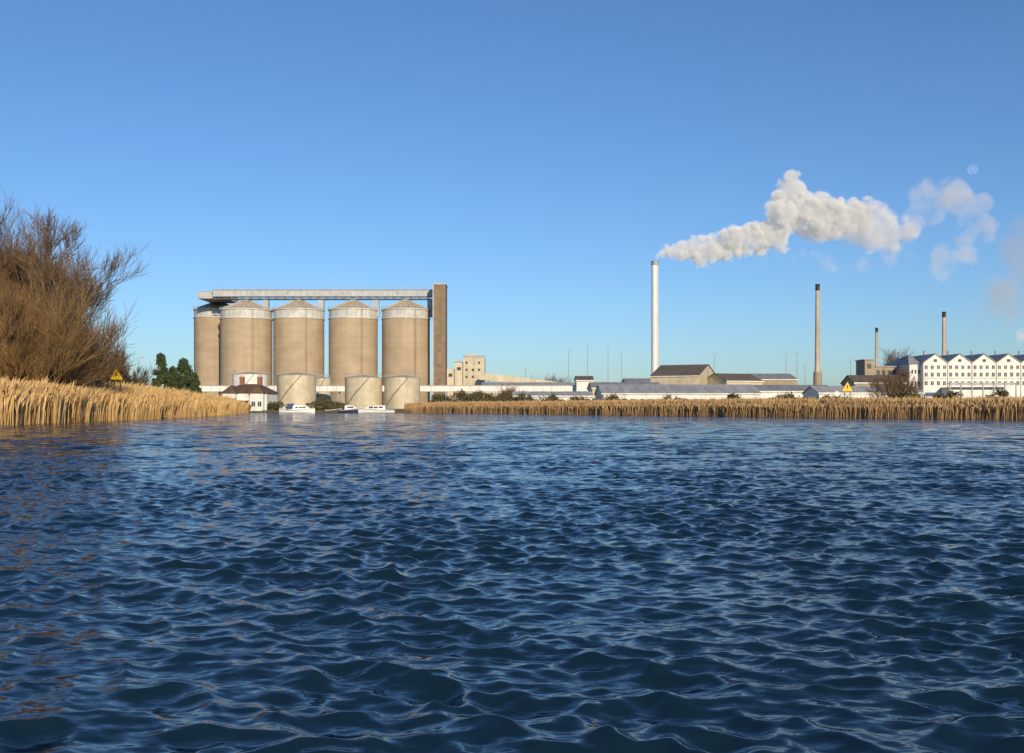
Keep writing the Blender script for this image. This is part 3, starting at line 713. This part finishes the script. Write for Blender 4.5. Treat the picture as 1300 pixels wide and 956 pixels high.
def pts_obj(name,P,R,mat,mode,voxel,parent,disp=0):
    me=bpy.data.meshes.new(name); me.from_pydata([tuple(p) for p in P],[],[]); a=me.attributes.new('rad','FLOAT','POINT'); a.data.foreach_set('value',np.asarray(R,dtype=np.float32))
    me.materials.append(mat)
    o=bpy.data.objects.new(name,me); COL.objects.link(o); o.parent=parent
    ng=bpy.data.node_groups.new(name+'_gn','GeometryNodeTree'); ng.interface.new_socket('Geometry',in_out='INPUT',socket_type='NodeSocketGeometry'); ng.interface.new_socket('Geometry',in_out='OUTPUT',socket_type='NodeSocketGeometry')
    N=ng.nodes;L=ng.links; i=N.new('NodeGroupInput'); ou=N.new('NodeGroupOutput')
    na=N.new('GeometryNodeInputNamedAttribute'); na.data_type='FLOAT'; na.inputs['Name'].default_value='rad'
    mp=N.new('GeometryNodeMeshToPoints'); L.new(i.outputs[0],mp.inputs['Mesh']); L.new(na.outputs['Attribute'],mp.inputs['Radius'])
    pv=N.new('GeometryNodePointsToVolume')
    try: pv.resolution_mode='VOXEL_SIZE'
    except Exception: pv.inputs['Resolution Mode'].default_value='Size'
    pv.inputs['Voxel Size'].default_value=voxel; pv.inputs['Density'].default_value=1
    L.new(mp.outputs[0],pv.inputs['Points']); L.new(na.outputs['Attribute'],pv.inputs['Radius'])
    last=pv.outputs[0]
    sm=N.new('GeometryNodeSetMaterial'); sm.inputs['Material'].default_value=mat; L.new(last,sm.inputs[0]); L.new(sm.outputs[0],ou.inputs[0])
    md=o.modifiers.new('gn','NODES'); md.node_group=ng
    return o
def plume(path,d,n1,seed,n2=6,n3=0,loose=.6):
    g_=np.random.default_rng(seed); P=[];R=[]
    path=np.array(path,float); L_=np.concatenate([[0],np.cumsum(np.hypot(np.diff(path[:,0]),np.diff(path[:,1])))])
    for i in range(n1):
        s=L_[-1]*(i+g_.random())/n1
        px=np.interp(s,L_,path[:,0]);py=np.interp(s,L_,path[:,1]);r=np.interp(s,L_,path[:,2])/F*d
        off=g_.normal(size=3); off/=np.linalg.norm(off); off*=r*loose*g_.random()
        c=np.array([X(px,d),d,Z(py,d)])+off; rr_=r*(.22+.30*g_.random()); P.append(c);R.append(rr_)
        for k in range(n2):
            v=g_.normal(size=3); v/=np.linalg.norm(v); r2=rr_*(.25+.3*g_.random()); c2=c+v*rr_*(.85+.3*g_.random()); P.append(c2); R.append(r2)
            for q in range(n3):
                v=g_.normal(size=3); v/=np.linalg.norm(v); P.append(c2+v*r2*(.8+.3*g_.random())); R.append(r2*(.3+.3*g_.random()))
    return np.array(P),np.array(R)
dense=[(832,328,6),(838,323,9),(850,320,14),(866,320,20),(885,321,25),(910,317,29),(935,307,29),(960,302,29),(985,288,33),(1000,265,36),(1018,260,36),(1040,272,36),(1065,278,36),(1090,278,34)]
e=bpy.data.objects.new('steam_plume',None); COL.objects.link(e)
P,R=plume(dense,430,120,5,9,4,.68)
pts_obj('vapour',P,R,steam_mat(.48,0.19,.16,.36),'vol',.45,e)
mid=[(1045,278,34),(1075,280,38),(1100,280,38),(1125,288,34),(1145,296,26),(1165,290,18)]
P,R=plume(mid,430,60,25,8,3,.8)
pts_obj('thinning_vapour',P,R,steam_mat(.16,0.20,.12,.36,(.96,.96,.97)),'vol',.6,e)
wisp=[(1140,296,24),(1160,284,18),(1172,266,22),(1195,254,30),(1222,258,30),(1245,278,20),(1240,300,20),(1214,312,26),(1197,332,28),(1192,352,16)]
P,R=plume(wisp,430,60,8,6,3,.85)
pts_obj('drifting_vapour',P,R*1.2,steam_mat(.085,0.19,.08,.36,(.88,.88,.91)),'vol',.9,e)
w2=[(960,330,10),(1000,322,14),(1040,322,20),(1060,338,20),(1080,345,12),(1110,324,24),(1150,322,16)]
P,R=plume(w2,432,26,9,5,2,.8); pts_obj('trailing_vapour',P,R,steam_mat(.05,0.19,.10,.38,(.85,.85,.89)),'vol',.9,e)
e=bpy.data.objects.new('smoke_haze',None); COL.objects.link(e)
P,R=plume([(1360,300,60),(1325,330,60),(1290,360,48),(1262,390,34),(1236,412,18)],700,44,12,5,2,.9)
pts_obj('haze',P,R,steam_mat(.022,.12,.025,.36,(.74,.68,.66),-.25,.32),'vol',2.5,e)
e=bpy.data.objects.new('smoke_puff',None); COL.objects.link(e)
P,R=plume([(744,412,4),(757,413,9),(772,416,4)],900,10,14,5,2)
pts_obj('puff',P,R,steam_mat(.045,.10,.05,.42,(.55,.54,.58)),'vol',1.5,e)
e=bpy.data.objects.new('steam_plume',None); COL.objects.link(e)
P,R=plume([(1288,447,7),(1297,432,11),(1312,410,16),(1335,395,20)],600,18,17,6,3)
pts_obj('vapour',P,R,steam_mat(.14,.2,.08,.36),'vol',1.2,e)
# moon
m,nt,N,L=newmat('moon_surface'); out=N.new('ShaderNodeOutputMaterial'); ad=N.new('ShaderNodeAddShader'); tp=N.new('ShaderNodeBsdfTransparent'); df=N.new('ShaderNodeBsdfDiffuse')
nz=N.new('ShaderNodeTexNoise'); nz.inputs['Scale'].default_value=2.5; tc=N.new('ShaderNodeTexCoord'); L.new(tc.outputs['Generated'],nz.inputs['Vector']); cr=N.new('ShaderNodeValToRGB'); cr.color_ramp.elements[0].position=.4;cr.color_ramp.elements[1].position=.6
cr.color_ramp.elements[0].color=(.03,.03,.03,1);cr.color_ramp.elements[1].color=(.085,.085,.08,1); L.new(nz.outputs[0],cr.inputs[0]); L.new(cr.outputs[0],df.inputs[0]); L.new(tp.outputs[0],ad.inputs[0]);L.new(df.outputs[0],ad.inputs[1]);L.new(ad.outputs[0],out.inputs[0])
D_=9000; bpy.ops.mesh.primitive_uv_sphere_add(segments=48,ring_count=24,radius=6.5/F*D_,location=(X(1235,D_),D_,Z(215,D_))); o=bpy.context.object; o.name='moon'; o.data.materials.append(m)
for p in o.data.polygons: p.use_smooth=True
# ------------------------------------------------------------------ light
el=math.radians(17); az=math.radians(180-18)
w=bpy.data.worlds.new('World'); scene.world=w; w.use_nodes=True; nt=w.node_tree; nt.nodes.clear()
bg=nt.nodes.new('ShaderNodeBackground'); ow=nt.nodes.new('ShaderNodeOutputWorld'); sk=nt.nodes.new('ShaderNodeTexSky'); sk.sky_type='NISHITA'; sk.sun_disc=False
sk.sun_elevation=el; sk.sun_rotation=az; sk.altitude=0; sk.air_density=1.0; sk.dust_density=0.5; sk.ozone_density=2.5
tint=nt.nodes.new('ShaderNodeVectorMath'); tint.operation='MULTIPLY'; tint.inputs[1].default_value=(.72,.96,1.30)
nt.links.new(sk.outputs[0],tint.inputs[0]); nt.links.new(tint.outputs[0],bg.inputs[0]); bg.inputs[1].default_value=.102; nt.links.new(bg.outputs[0],ow.inputs[0])
ts=Vector((math.sin(az)*math.cos(el),math.cos(az)*math.cos(el),math.sin(el)))
sl=bpy.data.lights.new('sun','SUN'); sl.energy=4.7; sl.angle=math.radians(.5); sl.color=(1,.82,.57); so=bpy.data.objects.new('sun',sl); COL.objects.link(so); so.rotation_euler=(-ts).to_track_quat('-Z','Y').to_euler(); so.location=ts*100
# ------------------------------------------------------------------ camera
cd=bpy.data.cameras.new('camera'); cd.sensor_width=36; cd.lens=35; cd.shift_y=38/1300; cd.clip_start=.1; cd.clip_end=30000
co=bpy.data.objects.new('camera',cd); COL.objects.link(co); co.location=(0,0,H); co.rotation_euler=(math.pi/2,0,0); scene.camera=co
scene.view_settings.view_transform='Standard'; scene.view_settings.look='None'; scene.view_settings.exposure=0
